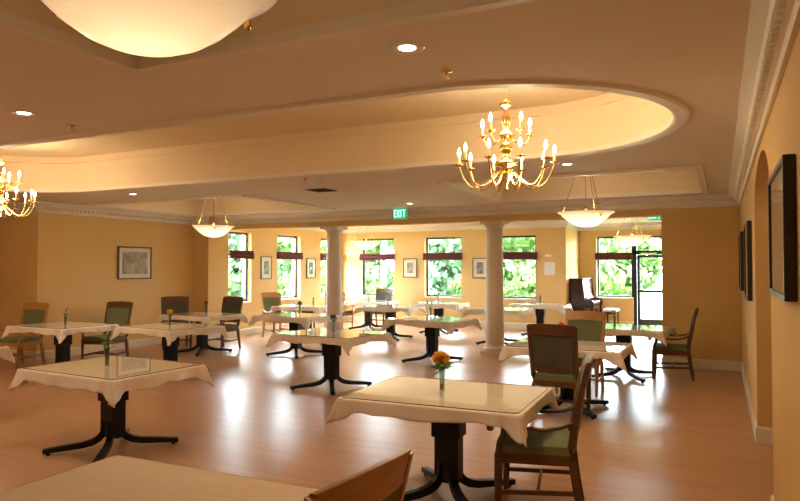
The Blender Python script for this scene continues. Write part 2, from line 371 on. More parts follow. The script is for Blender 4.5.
def shade(k, axis, c, a0, a1):
    # gathered fabric valance: three stacked soft folds
    o = thing('window_shade', 'burgundy gathered shade across the ' + SHL[k], 'window shade', (0, 0, 0), 0, 'burgundy window shades')
    mid = (a0 + a1) / 2; o.location = (c, mid, 1.86) if axis == 'x' else (mid, c, 1.86)
    half = (a1 - a0) / 2 + .03
    prof = [(.005, .17), (.03, .185), (.055, .17), (.06, .13), (.05, .12), (.068, .10), (.07, .065), (.055, .055), (.075, .04), (.07, .0), (.04, -.012), (.005, 0)]
    n_ = 22; rs = []
    for i in range(n_ + 1):
        a = -half + 2 * half * i / n_; w = .004 * math.sin(i * 2.3)
        if axis == 'x': rs.append([(d + w, a, z + w) for d, z in prof])
        else: rs.append([(a, -d - w, z + w) for d, z in prof])
    MB().rings(rs, True, True, True).build('fabric', 'shade', o)
    rb = MB()
    if axis == 'x': rb.box(0, .05, -half, half, .17, .19)
    else: rb.box(-half, half, -.05, 0, .17, .19)
    rb.build('head_rail', 'shade', o)
for i, (a, b_) in enumerate(WL): window(i + 1, 'x', SX, a, b_); shade(i, 'x', SX, a + (.06 if i == 0 else 0), b_)
for i, (a, b_) in enumerate(WF): window(i + 4, 'y', SY, a, b_); shade(i + 3, 'y', SY, a, b_)
window(7, 'y', RY, -3.12, -2.15); shade(6, 'y', RY, -3.12, -2.20)
# glazed entrance door in the recess
f = MB()
for x0, x1 in ((DX0, DX0 + .09), (DX1 - .07, DX1)): f.box(x0, x1, RY + .08, RY + .18, 0, ZW1)
f.box(DX0, DX1, RY + .08, RY + .18, 2.0, 2.10).box(DX0, DX1, RY + .08, RY + .18, ZW1 - .05, ZW1)
dr = struct(f.build('door_1', 'alu'))
g = MB(); x0, x1 = DX0 + .10, DX1 - .08
g.box(x0, x0 + .07, RY + .10, RY + .15, .02, 1.98).box(x1 - .07, x1, RY + .10, RY + .15, .02, 1.98).box(x0, x1, RY + .10, RY + .15, 1.91, 1.98).box(x0, x1, RY + .10, RY + .15, .02, .22)
g.build('door_leaf', 'alu', dr)
MB().box(x0 + .07, x1 - .07, RY + .12, RY + .126, .22, 1.91).box(DX0 + .09, DX1 - .07, RY + .12, RY + .126, 2.10, ZW1 - .05).build('pane', 'pane', dr)
MB().box(x0 + .01, x1 - .01, RY + .04, RY + .09, .95, 1.02).box(x0 + .02, x0 + .07, RY + .04, RY + .10, .93, 1.04).build('push_bar', 'alu', dr)
MB().box(x0 + .1, x0 + .5, RY + .05, RY + .09, 1.99, 2.04).build('door_closer', 'white', dr)

# columns
def column(x, y, label):
    o = thing('column', label, 'column', (x, y, 0), 0)
    b_ = MB().box(-.215, .215, -.215, .215, 0, .09); b_.lathe([(.215, .09), (.225, .105), (.225, .13), (.205, .15), (.19, .16), (.19, .175), (.178, .20)], seg=36)
    b_.build('plinth', 'column', o, bevel=.004)
    sh = [(.178 - .030 * (k / 12) ** 1.6, .20 + 2.08 * k / 12) for k in range(13)]
    MB().lathe(sh, seg=40).build('shaft', 'column', o)
    c = MB().lathe([(.148, 2.28), (.165, 2.285), (.165, 2.305), (.150, 2.31), (.150, 2.39), (.170, 2.40), (.20, 2.435), (.205, 2.45)], seg=40)
    c.box(-.215, .215, -.215, .215, 2.45, 2.508); c.build('capital', 'column', o, bevel=.004)
column(-3.82, 11.81, 'round cream column with square plinth, right one of the pair')
column(-7.38, 11.81, 'round cream column with square plinth, left one of the pair')

# ---------------------------------------------------------------- tables
TW, TD, TH = 1.26, .97, .742
def make_table(label):
    o = thing('pedestal_table', label, 'table', group='pedestal tables')
    MB().box(-TW / 2, TW / 2, -TD / 2, TD / 2, TH - .032, TH - .004).build('tabletop', 'wood', o, bevel=.004)
    MB().box(-.105, .105, -.085, .085, .44, TH - .03).build('sleeve', 'blackmetal', o, bevel=.008)
    MB().box(-.088, .088, -.070, .070, .12, .45).build('pedestal', 'blackmetal', o, bevel=.01)
    MB().box(-.34, .34, -.05, .05, TH - .06, TH - .032).box(-.05, .05, -.3, .3, TH - .06, TH - .032).build('top_spider', 'blackmetal', o)
    for sx in (-1, 1):
        for sy in (-1, 1):
            dx, dy = sx * .36, sy * .43; pts = []; L = math.hypot(dx, dy); ux, uy = dx / L, dy / L
            for r, z in ((.062, .27), (.066, .20), (.082, .150), (.115, .112), (.165, .084), (.24, .066), (.42, .050), (L, .036)):
                pts.append((ux * r, uy * r, z))
            mb = MB().sweep(pts, [(.028, .030)] * 5 + [(.028, .028), (.028, .024), (.028, .020)], square=True)
            f_ = mb.build('foot', 'blackmetal', o, bevel=.006)
            MB().lathe([(.016, 0), (.018, .004), (.018, .012), (.012, .024)], (ux * (L - .04), uy * (L - .04), 0), 12).build('glide', 'blackmetal', f_)
    return o
def superloop(w, d, r, n):
    """rounded-rect loop of points with outward normals and distance to nearest corner"""
    pts = []
    hw, hd = w / 2 - r, d / 2 - r
    cs = [(hw, hd, 0), (-hw, hd, PI / 2), (-hw, -hd, PI), (hw, -hd, 3 * PI / 2)]
    for k, (cx, cy, a0) in enumerate(cs):
        for i in range(9):
            a = a0 + PI / 2 * i / 8; t = (i - 4) / 4
            pts.append((cx + r * math.cos(a), cy + r * math.sin(a), math.cos(a), math.sin(a), abs(t) * r * .8))
        nx, ny, _ = cs[(k + 1) % 4]; a1 = a0 + PI / 2
        x0, y0 = cx + r * math.cos(a1), cy + r * math.sin(a1)
        x1, y1 = nx + r * math.cos(a1), ny + r * math.sin(a1)
        L = math.hypot(x1 - x0, y1 - y0)
        for i in range(1, n):
            t = .5 - .5 * math.cos(PI * i / n); dd = min(t, 1 - t) * L + r * .8
            pts.append((x0 + (x1 - x0) * t, y0 + (y1 - y0) * t, math.cos(a1), math.sin(a1), dd))
    return pts
def cloth_mesh(seed, drop=.105, tip=.20, m='cloth', w=TW + .02, d=TD + .02):
    rnd = random.Random(seed); ph = [rnd.uniform(0, 6.28) for _ in range(6)]
    r = .012; lp = superloop(w, d, r, 44); n_ = len(lp); K = 7
    mb = MB(); rs = []
    rs.append([(p[0] - p[2] * .004, p[1] - p[3] * .004, TH + .0025) for p in lp])
    for k in range(K + 1):
        t = k / K; ring_ = []
        for i, (x, y, nx, ny, dc) in enumerate(lp):
            cw = max(0, 1 - dc / .12); tipw = cw
            s = i / n_ * 2 * PI
            L = drop + (tip - drop) * tipw + .010 * math.sin(5 * s + ph[0]) + .008 * math.sin(13 * s + ph[1]) + .004 * math.sin(31 * s + ph[4])
            # fold valleys beside each corner
            val = -math.exp(-((dc - .10) / .03) ** 2) * .014 * t
            out = .004 + t * (.008 + .009 * math.sin(9 * s + ph[2]) + .008 * math.sin(23 * s + ph[3]) + .005 * math.sin(41 * s + ph[5])) + val
            cr = max(0, 1 - dc / .075)
            zz = TH - L * t; q = cr * .062 * t * .7071
            ring_.append((x + nx * out + math.copysign(q, x), y + ny * out + math.copysign(q, y), zz))
        rs.append(ring_)
    mb.rings(rs, True, False, True); mb.add(rs[0], [tuple(range(n_))])
    o = mb.build('tablecloth', m)
    md = o.modifiers.new('thick', 'SOLIDIFY'); md.thickness = .0015; md.offset = 1
    return o
def glass_sheet():
    w, d, r = TW - .01, TD - .01, .05; pts = []
    for k, (cx, cy) in enumerate(((w / 2 - r, d / 2 - r), (-w / 2 + r, d / 2 - r), (-w / 2 + r, -d / 2 + r), (w / 2 - r, -d / 2 + r))):
        for i in range(7):
            a = k * PI / 2 + PI / 2 * i / 6; pts.append((cx + r * math.cos(a), cy + r * math.sin(a)))
    n_ = len(pts); z0, z1 = TH + .006, TH + .012
    mb = MB(); mb.add([(p[0], p[1], z1) for p in pts], [tuple(range(n_))])
    o = mb.build('glass_sheet', 'glass')
    me = o.data; me.materials.append(M['edge'])
    mb2 = MB().rings([[(p[0], p[1], z) for p in pts] for z in (z0, z1)], True, False, False)
    e = mb2.build('polished_edge', 'edge', o)
    return o

# flowers in bud vases
def petal_head(mb, c, r, n_=34, seed=1, flat=.75):
    rnd = random.Random(seed); c = Vector(c)
    for i in range(n_):
        t = (i + .5) / n_; th = i * 2.39996; ph_ = math.acos(1 - 1.9 * t)
        d = Vector((math.sin(ph_) * math.cos(th), math.sin(ph_) * math.sin(th), math.cos(ph_) * flat))
        side = d.cross(Vector((0, 0, 1)));
        if side.length < .01: side = Vector((1, 0, 0))
        side.normalize(); up = side.cross(d).normalized()
        rr = r * rnd.uniform(.85, 1.1); w = r * .30
        a = c + d * rr * .25; b1 = c + d * rr * .75 + side * w + up * .15 * r; b2 = c + d * rr * .75 - side * w + up * .15 * r
        e1 = c + d * rr + side * w * .6 + up * r * .05; e2 = c + d * rr - side * w * .6 + up * r * .05; e3 = c + d * rr * 1.08
        mb.add([a, b1, e1, e3, e2, b2], [(0, 1, 2, 3), (0, 3, 4, 5)], True)
def leaflet(mb, p, d, L, w):
    p = Vector(p); d = Vector(d).normalized(); s = d.cross(Vector((0, 0, 1)))
    if s.length < .01: s = Vector((1, 0, 0))
    s.normalize(); mb.add([p, p + d * L * .4 + s * w, p + d * L - Vector((0, 0, L * .15)), p + d * L * .4 - s * w, p + d * L * .5 + Vector((0, 0, w * .4))], [(0, 1, 4), (1, 2, 4), (2, 3, 4), (3, 0, 4)], True)
def make_vase(x, y, label, h=.19, r=.024):
    o = thing('bud_vase', label, 'vase', (x, y, TH + .012), 0, 'bud vases on the tables')
    MB().lathe([(r * .72, .004), (r * .8, .05), (r, h), (r * .93, h), (r * .72, .05), (r * .62, .014)], seg=20).build('glass_body', 'vase', o)
    MB().lathe([(r * .80, .0), (r * .80, .010), (r * .6, .012)], seg=20).build('foot_disc', 'vase', o)
    MB().lathe([(r * .60, .014), (r * .70, .045), (r * .66, .05)], seg=16).build('pebble_filler', 'pebble', o)
    return o
def make_flower(x, y, kind, label, h=.17, seed=3, sc=1.0):
    o = thing('flower', label, 'flower', (x, y, TH + .028), 0, 'flowers in the bud vases')
    rnd = random.Random(seed)
    top = Vector((rnd.uniform(-.012, .012), rnd.uniform(-.01, .01), h + (.050 if sc > 1.2 else .035) * sc))
    MB().sweep([(0, 0, .0), (.003, 0, h * .5), tuple(top)], .0022, n=6).build('stem', 'stem', o)
    lf = MB()
    for i in range(20 if kind == 'green' else (34 if sc > 1.2 else 13)):
        a = rnd.uniform(0, 6.28); zz = h + rnd.uniform(-.02, .05 if kind != 'green' else .09); q = rnd.uniform(.0, .02)
        leaflet(lf, (math.cos(a) * q, math.sin(a) * q, zz - .01), (math.cos(a), math.sin(a), rnd.uniform(-.2, .9)), rnd.uniform(.05, .085) * sc, .014 * sc)
    lf.build('foliage', 'leaf', o)
    cm = {'orange': 'orange', 'red': 'red', 'dark': 'darkred', 'pink': 'pink'}.get(kind)
    if cm:
        hd = MB(); R_ = (.066 if sc > 1.2 else .044) * (1 if sc > 1.2 else sc); c_ = top + Vector((0, 0, .006))
        petal_head(hd, c_, R_, 90 if sc > 1 else 40, seed)
        petal_head(hd, c_, R_ * .8, 50, seed + 5); petal_head(hd, c_, R_ * .55, 24, seed + 7); hd.build('bloom', cm, o)
    return o

T = [  # x, y, rot, phrase, flower kind, vase pixel-derived offset, glass, seed, scale
 (-1.76, 4.37, 2, 'near centre with the big orange carnation', 'orange', (-.06, .02), 1, 1, 1.25),
 (-4.95, 4.17, -3, 'near left with the short green sprig', 'green', (-.05, -.03), 1, 2, 1.0),
 (-1.97, 1.75, 1, 'nearest of all at the bottom left corner', None, None, 0, 3, 1),
 (-4.77, 7.58, -6, 'mid floor in line with the left column', 'dark', (-.03, .1), 1, 4, 1.0),
 (-7.15, 10.12, -4, 'just left of the left column, second row back', 'dark', (.0, .1), 1, 5, 1.1),
 (-4.52, 10.46, -7, 'between the two columns with a greenish sprig', 'green', (-.03, .0), 1, 6, .9),
 (-1.31, 10.30, -5, 'at right by the end wall', 'green', (-.12, -.1), 1, 7, 1.1),
 (-1.59, 7.68, 0, 'behind the dark-backed chair with red blooms', 'red', (-.1, .1), 1, 8, 1.0),
 (-9.20, 6.80, -1, 'far left under the wide picture', 'green', (.05, .0), 1, 9, .8),
 (-7.55, 7.40, -7, 'left side with a tall pale orange bloom', 'orange', (-.02, .0), 1, 10, 1.1),
 (-8.93, 9.55, -6, 'by the left stub wall with a dark bloom', 'dark', (.0, .1), 1, 11, 1.0),
 (-8.65, 12.68, 0, 'below the second left sunroom window', 'green', (.1, .1), 1, 12, .8),
 (-8.43, 15.22, 3, 'in the far corner of the sunroom', 'green', (.0, .0), 1, 13, .8),
 (-6.78, 13.30, 4, 'in the sunroom between the columns', 'green', (-.05, -.05), 1, 14, .8),
 (-6.36, 15.15, 5, 'under the middle far window with a red bloom', 'red', (-.03, .0), 1, 15, 1.0),
 (-4.30, 13.55, 3, 'behind the right column', None, None, 1, 16, 1),
 (-3.95, 15.80, 2, 'in front of the thermostat, pink bloom on it', 'pink', (.0, .0), 1, 17, .9),
 (-7.90, 4.18, 2, 'mostly cut off at the left edge', None, None, 1, 18, 1),
]
proto_table = None; proto_glass = None
for i, (x, y, rz, ph_, fl, vo, gl, sd, sc) in enumerate(T):
    r_ = math.radians(rz); tl = 'black four-footed pedestal table ' + ph_
    if proto_table is None: t_ = proto_table = make_table(tl)
    else: t_ = copy_tree(proto_table); t_['label'] = tl
    t_.location = (x, y, 0); t_.rotation_euler.z = r_
    if i == 2: c_ = cloth_mesh(sd, .085, .12, 'plaincloth')
    else: c_ = cloth_mesh(sd, random.Random(sd).uniform(.078, .098), random.Random(sd).uniform(.17, .20))
    c_.location = (x, y, 0); c_.rotation_euler.z = r_
    tag(c_, ('plain tan' if i == 2 else 'cream') + ' tablecloth on the table ' + ph_, 'tablecloth', 'tablecloths')
    if gl:
        if proto_glass is None: g_ = proto_glass = glass_sheet()
        else: g_ = copy_tree(proto_glass)
        g_.location = (x, y, 0); g_.rotation_euler.z = r_
        tag(g_, 'clear glass sheet on the table ' + ph_, 'glass top', 'glass table covers')
    if fl:
        vx = x + vo[0]; vy = y + vo[1]
        make_vase(vx, vy, 'clear glass bud vase on the table ' + ph_, .175 if sc < 1.2 else .18)
        fn = {'orange': 'orange carnation', 'red': 'red blooms', 'dark': 'dark red bloom', 'green': 'green sprig', 'pink': 'pink bloom'}[fl]
        make_flower(vx, vy, fl, fn + ' in the vase, table ' + ph_, .15, sd, sc)

# ---------------------------------------------------------------- chairs
def make_chair(label, wood='wood', back='green', seat='green'):
    o = thing('dining_chair', label, 'chair', group='wooden dining armchairs')
    fw, bw = .255, .215
    pts = [(-fw, -.245), (fw, -.245), (bw + .01, .225), (-bw - .01, .225)]
    s_ = MB().prism(pts, .405, .462).build('seat', seat, o, bevel=.022, seg=3)
    ap = MB().box(-fw + .01, fw - .01, -.245, -.22, .345, .41).box(-bw, bw, .20, .225, .345, .41)
    for s in (-1, 1): ap.sweep([(s * (fw - .012), -.235, .378), (s * bw, .215, .378)], (.012, .033), square=True)
    ap.build('seat_frame', wood, o, bevel=.003)
    for s in (-1, 1):
        MB().sweep([(s * (fw - .01), -.238, 0), (s * (fw - .006), -.236, .2), (s * (fw - .004), -.232, .41)], [(.014, .014), (.019, .019), (.021, .021)], square=True).build('leg', wood, o, bevel=.004)
        yy = [(.285, 0), (.250, .18), (.225, .36), (.222, .46), (.245, .62), (.285, .82), (.325, .985)]
        MB().sweep([(s * (bw + .008 + max(0, z - .4) * .045), y, z) for y, z in yy], [(.016, .016), (.018, .021), (.019, .024), (.019, .024), (.018, .021), (.017, .018), (.016, .015)], square=True).build('leg', wood, o, bevel=.004)
        # arm with its support, scroll end
        ar = MB().sweep([(s * (fw - .004), -.232, .40), (s * (fw + .004), -.222, .48), (s * (fw + .016), -.200, .53), (s * (fw + .02), -.20, .58)], [(.017, .017), (.015, .015), (.014, .014), (.014, .014)], square=True)
        ar.sweep([(s * (fw + .015), -.285, .568), (s * (fw + .02), -.27, .590), (s * (fw + .024), -.20, .598), (s * (fw + .026), -.08, .580), (s * (fw + .01), .06, .571), (s * (bw + .03), .17, .593), (s * (bw + .018), .240, .623)],
                 [(.020, .018), (.026, .017), (.025, .014), (.023, .013), (.020, .013), (.017, .013), (.014, .013)], n=10)
        ar.lathe([(.001, -.02), (.020, -.014), (.024, 0), (.020, .014), (.001, .02)], (s * (fw + .016), -.285, .566), 12)
        ar.build('arm', wood, o, bevel=0)
        MB().sweep([(s * (fw - .012), -.235, .16), (s * (bw + .005), .262, .18)], (.009, .014), square=True).build('stretcher', wood, o, bevel=.002)
    MB().sweep([(-bw - .02, .01, .17), (bw + .02, .01, .17)], (.009, .013), square=True).build('stretcher', wood, o, bevel=.002)
    # crest rail bowed
    def rail(z0, z1, y0, y1, w0, w1, bow, th):
        rs = []; n_ = 14
        for i in range(n_ + 1):
            t = -1 + 2 * i / n_; bo = bow * (1 - t * t); hh = (z1 - z0); crown_ = .012 * (1 - t * t)
            rs.append([(t * w0, y0 + bo - th, z0), (t * w0, y0 + bo + th, z0), (t * w1, y1 + bo + th * .7, z1 + crown_), (t * w1, y1 + bo - th * .7, z1 + crown_)])
        return MB().rings(rs, True, True, False)
    rail(.885, .995, .300, .327, .228, .248, .028, .016).build('crest_rail', wood, o, bevel=.004)
    rail(.50, .545, .232, .24, .208, .212, .012, .013).build('back_rail', wood, o, bevel=.003)
    bp = rail(.545, .885, .238, .299, .208, .226, .018, .015); bp.build('backrest', back, o, bevel=.008)
    return o
CH = [
 (-1.14, 4.47, 90, 'wood', 'green', 'brown wooden armchair at the near centre table, green seat in side view'),
 (-1.60, 7.26, 178, 'wood', 'darkfab', 'dark wood armchair turned away, charcoal striped back with brown crest rail'),
 (-1.67, 8.80, -2, 'lightwood', 'green', 'honey wood armchair facing us behind the red blooms'),
 (-.66, 10.56, 90, 'wood', 'green', 'brown armchair in side view by the right end wall'),
 (-1.31, 1.775, 90, 'lightwood', 'green', 'armchair cropped at the bottom edge, only its curved crest visible'),
 (-10.42, 6.90, 8, 'lightwood', 'green', 'green-backed armchair at far left, nearest the left picture edge'),
 (-9.40, 7.75, 8, 'wood', 'green', 'green-backed armchair below the wide picture'),
 (-9.85, 9.80, 50, 'wood', 'darkfab', 'armchair behind the tall orange bloom by left stub wall'),
 (-9.05, 10.22, -4, 'wood', 'darkfab', 'armchair in front of the first left window, backlit shade coloured into its back'),  # charcoal back fabric stands in for the backlit shade
 (-9.34, 12.48, 70, 'lightwood', 'green', 'armchair left of the table under the second left window'),
 (-8.38, 13.18, 4, 'lightwood', 'green', 'armchair seen left of the left column under picture'),
 (-9.20, 15.00, 70, 'lightwood', 'green', 'armchair just right of the left column in sunroom corner'),
 (-8.50, 15.97, 0, 'wood', 'darkfab', 'armchair in front of the far window beside the left column'),
]
protos = {}
for x, y, rz, w_, bk, lb in CH:
    k = (w_, bk)
    if k not in protos: c_ = protos[k] = make_chair(lb, w_, bk, 'green')
    else: c_ = copy_tree(protos[k]); c_['label'] = lb
    c_.location = (x, y, 0); c_.rotation_euler.z = math.radians(rz); c_.scale = (1.03, 1.03, 1.04)
# chair local front is -Y; rotation 90 turns the front towards +X, so chairs facing -X need -90
for o in [o for o in bpy.data.objects if o.get('category') == 'chair']:
    pass
FL = {0: -79, 3: -88, 4: -95}
for i, o in enumerate([o for o in bpy.data.objects if o.get('category') == 'chair']): pass
lab2 = {c[5]: i for i, c in enumerate(CH)}
for o in bpy.data.objects:
    if o.get('category') == 'chair' and lab2[o['label']] in FL: o.rotation_euler.z = math.radians(FL[lab2[o['label']]])

# ---------------------------------------------------------------- lights and fittings
def pt(name, loc, e, colr, rad=.05):
    l = bpy.data.lights.new(name, 'POINT'); l.energy = e; l.color = colr; l.shadow_soft_size = rad
    o = bpy.data.objects.new(name, l); col.objects.link(o); o.location = loc; return o
WARM = (1, .80, .56)
def pendant(x, y, zr, zc, label, e=60, R=.40, a0=196):
    o = thing('bowl_pendant', label, 'pendant lamp', (x, y, zr), 0, 'bowl pendant lamps')
    prof = []
    pf = [(.0, -.205), (.06, -.202), (.12, -.190), (.18, -.165), (.24, -.125), (.285, -.085), (.32, -.050), (.35, -.025), (.385, -.006), (.40, 0.004)]
    pf = [(max(.001, a * R / .4), z) for a, z in pf]
    pin = [(a - .004 if a > .01 else .001, z + .006) for a, z in reversed(pf)]
    MB().lathe(pf, seg=48, caps=False).build('glass_bowl', 'bowl', o)
    cp = MB().lathe([(.05, 0), (.075, -.01), (.07, -.025), (.02, -.04), (.012, -.06)], (0, 0, zc - zr), 24); cp.build('canopy', 'brass', o)
    for k in range(3):
        a = 2 * PI * k / 3 + math.radians(a0); ca, sa = math.cos(a), math.sin(a); rr = .335 * R / .4
        rd = MB().sweep([(ca * .06, sa * .06, zc - zr - .01), (ca * rr, sa * rr, -.025)], .0045, n=8).build('rod', 'brass', o)
        MB().lathe([(.001, -.018), (.010, -.014), (.012, 0), (.008, .01), (.010, .02), (.001, .03)], (ca * rr * 1.0, sa * rr * 1.0, -.055), 12).build('finial', 'brass', rd)
    MB().lathe([(.018, .03), (.026, .035), (.026, .09), (.008, .10), (.005, .11), (.005, zc - zr - .03)], seg=12).build('socket', 'brass', o)
    pt('pendant_and_fill_light', (x, y, zr - .035), e, WARM, .05)
pendant(-1.50, 1.36, 2.49, 3.22, 'large frosted bowl pendant nearest, cropped by the top edge', 2.4, .39, 306)
pendant(-1.72, 9.55, 2.43, 3.22, 'frosted bowl pendant in the right ceiling tray', 9)
pendant(-8.62, 9.50, 2.42, 3.22, 'frosted bowl pendant in the left ceiling tray', 9)
pendant(-1.66, 14.5, 2.30, SC, 'sunroom bowl pendant in front of the entrance door', 8)
pendant(-8.10, 14.5, 2.30, SC, 'sunroom bowl pendant beside the left column', 8)
pt('pendant_and_fill_light', (-7.9, 1.3, 2.6), 45, WARM, .2)  # unseen fill lamp with no bowl, added to light the near left

def chandelier(x, y, label, e, rot):
    zc = ZT; o = thing('chandelier', label, 'chandelier', (x, y, 2.28), rot, 'brass candle chandeliers')
    H = zc - 2.28
    st = MB().lathe([(.001, 0), (.012, .01), (.016, .03), (.008, .05), (.02, .08), (.05, .12), (.065, .15), (.05, .18), (.025, .20), (.07, .215), (.105, .232), (.095, .25), (.045, .26), (.025, .30), (.045, .34), (.055, .37), (.035, .41), (.02, .44),
                     (.05, .46), (.075, .475), (.05, .49), (.022, .52), (.032, .56), (.040, .60), (.022, .66), (.016, .70), (.045, .72), (.06, .745), (.03, .765), (.012, .78), (.001, .79)], seg=20)
    st.build('stem', 'brass', o)
    ch = MB(); zz = .79
    while zz < H - .03:
        k = int(zz * 100) % 2; pts = [(math.cos(a) * .009 * (1 - k), math.cos(a) * .009 * k, zz + .014 + math.sin(a) * .016) for a in [2 * PI * i / 8 for i in range(9)]]
        ch.sweep(pts, .0022, n=5, ref=(1, .3, 0)); zz += .025
    ch.build('chain', 'brass', o)
    MB().lathe([(.055, H), (.05, H - .02), (.015, H - .035)], seg=20).build('canopy', 'brass', o)
    def arm(a, R, z0, zc_, dip):
        ca, sa = math.cos(a), math.sin(a); pts = []
        for t in [i / 14 for i in range(15)]:
            # leaves the hub, dips, and curls up to the cup
            r = .03 + (R - .03) * (1 - (1 - t) ** 1.45) ; r = min(r, R)
            z = z0 + (zc_ - z0) * t ** 2.2 - dip * math.sin(PI * min(1, t * 1.02)) ** 1.1
            pts.append((ca * r, sa * r, z))
        am = MB().sweep(pts, .0065, n=7).build('arm', 'brass', o)
        c = (ca * R, sa * R, zc_)
        MB().lathe([(.006, -.004), (.030, .003), (.042, .012), (.040, .014), (.016, .008), (.013, .02)], c, 16).build('cup', 'brass', am)
        MB().lathe([(.0115, .012), (.0115, .085), (.006, .088)], c, 12).build('candle', 'candle', am)
        MB().lathe([(.006, .086), (.012, .098), (.0155, .112), (.012, .130), (.005, .150), (.001, .158)], c, 12).build('bulb', 'bulb', am)
    for k in range(10): arm(2 * PI * k / 10 + .16, .395, .20, .225, .17)
    for k in range(5): arm(2 * PI * k / 5 + .5, .21, .46, .475, .06)
    pt('chandelier_light', (x, y, 2.28 + .60), e, (1, .78, .52), .22)
    pt('chandelier_light', (x + .12, y, 2.28 + .10), e * .50, (1, .78, .52), .12)
chandelier(-1.60, 5.27, 'brass candle chandelier at the right end of the oval coffer', 22, .1)
chandelier(-8.38, 5.27, 'brass candle chandelier cropped by the left edge', 22, .35)

def downlight(x, y, label, e=18):
    o = thing('downlight', label, 'ceiling light', (x, y, ZC), 0, 'recessed downlights')
    MB().lathe([(.042, -.001), (.052, -.003), (.074, -.009), (.088, -.008), (.094, -.001)], seg=32, caps=False).build('trim_ring', 'white', o)
    MB().lathe([(.001, -.003), (.045, -.003)], seg=32, caps=False).build('lamp', 'lamp', o)
    l = bpy.data.lights.new('downlight_and_fill_spot', 'SPOT'); l.energy = e; l.color = (1, .78, .50); l.spot_size = math.radians(120); l.spot_blend = .8; l.shadow_soft_size = .06
    q = bpy.data.objects.new('downlight_and_fill_spot', l); col.objects.link(q); q.location = (x, y, ZC - .02)
for x, y, lb in ((-1.46, 3.05, 'recessed round downlight near the top centre'), (-4.65, 3.09, 'recessed downlight at upper left'), (-8.29, 7.31, 'recessed downlight before the left ceiling tray'),
                 (-1.52, 7.32, 'recessed downlight beside the right chandelier'), (-5.02, 10.60, 'recessed downlight above the exit sign')): downlight(x, y, lb, 28)
for x, y in ((-4.65, -.8), (-8.3, 3.1), (-11.5, 4)):  # added fill spots out of view, no fittings modelled
    l = bpy.data.lights.new('downlight_and_fill_spot', 'SPOT'); l.energy = 28; l.color = (1, .78, .50); l.spot_size = math.radians(120); l.spot_blend = .8; l.shadow_soft_size = .06
    q = bpy.data.objects.new('downlight_and_fill_spot', l); col.objects.link(q); q.location = (x, y, ZC - .02)
def sprinkler(x, y, label):
    o = thing('sprinkler', label, 'sprinkler', (x, y, ZC - .001), 0, 'ceiling sprinklers')
    MB().lathe([(.035, 0), (.034, -.006), (.012, -.010), (.010, -.03)], seg=20).build('escutcheon', 'brass', o)
    MB().lathe([(.001, -.045), (.018, -.044), (.018, -.041), (.003, -.040), (.003, -.03)], seg=16).build('deflector', 'brass', o)
sprinkler(-1.43, 3.52, 'sprinkler head right of the near downlight'); sprinkler(-4.69, 3.52, 'sprinkler head at the upper left of the ceiling'); sprinkler(-4.8, 6.98, 'sprinkler head beside the ceiling detector')
tag(MB().lathe([(.001, -.035), (.045, -.033), (.06, -.018), (.062, 0)], seg=24).build('smoke_detector', 'white', None, (-4.72, 7.25, ZC)), 'small round white detector on the ceiling', 'smoke detector')
o = thing('air_vent', 'square ceiling air diffuser with dark louvres', 'air vent', (-5.28, 8.10, ZC))
MB().rings([rect_ring((-.26, .26, -.26, .26), 0, -.001), rect_ring((-.24, .24, -.24, .24), 0, -.012), rect_ring((-.17, .17, -.17, .17), 0, -.012), rect_ring((-.17, .17, -.17, .17), 0, -.001)], True, False, False).build('frame', 'ceil', o)
v = MB()
for q in (.155, .115, .075, .035): v.rings([rect_ring((-q, q, -q, q), 0, -.004), rect_ring((-q, q, -q, q), .014, -.02)], True, False, False)
v.box(-.17, .17, -.17, .17, -.003, -.001); v.build('louvres', 'vent', o)

def exit_sign(x, y, z, label, s=1.0):
    o = thing('exit_sign', label, 'exit sign', (x, y, z), 0, 'green exit signs')
    MB().box(-.15, .15, 0, .03, 0, .22).box(-.03, .03, .005, .025, .22, .235).build('housing', 'white', o, bevel=.003)
    MB().box(-.142, .142, -.002, 0, .008, .212).build('face', 'exitface', o)
    L = MB(); h0, h1 = .04, .18; y0, y1 = -.005, -.002; w = .013
    L.box(-.125, -.125 + w, y0, y1, h0, h1)
    for zz in (h0, (h0 + h1) / 2 - w / 2, h1 - w): L.box(-.125, -.075, y0, y1, zz, zz + w)
    for a, b_ in (((-.062, h0), (-.012, h1)), ((-.012, h0), (-.062, h1))):
        L.sweep([(a[0], -.0035, a[1]), (b_[0], -.0035, b_[1])], (.0072, .0015), square=True, ref=(0, 1, 0))
    L.box(.012, .012 + w, y0, y1, h0, h1); L.box(.05, .115, y0, y1, h1 - w, h1); L.box(.0825 - w / 2, .0825 + w / 2, y0, y1, h0, h1)
    L.build('lettering', 'exitletter', o)
exit_sign(-5.52, 11.22, 2.57, 'green lit EXIT sign hanging before the beam')
exit_sign(-1.22, 14.6, 2.48 + .145, 'green exit sign in the sunroom near the door')

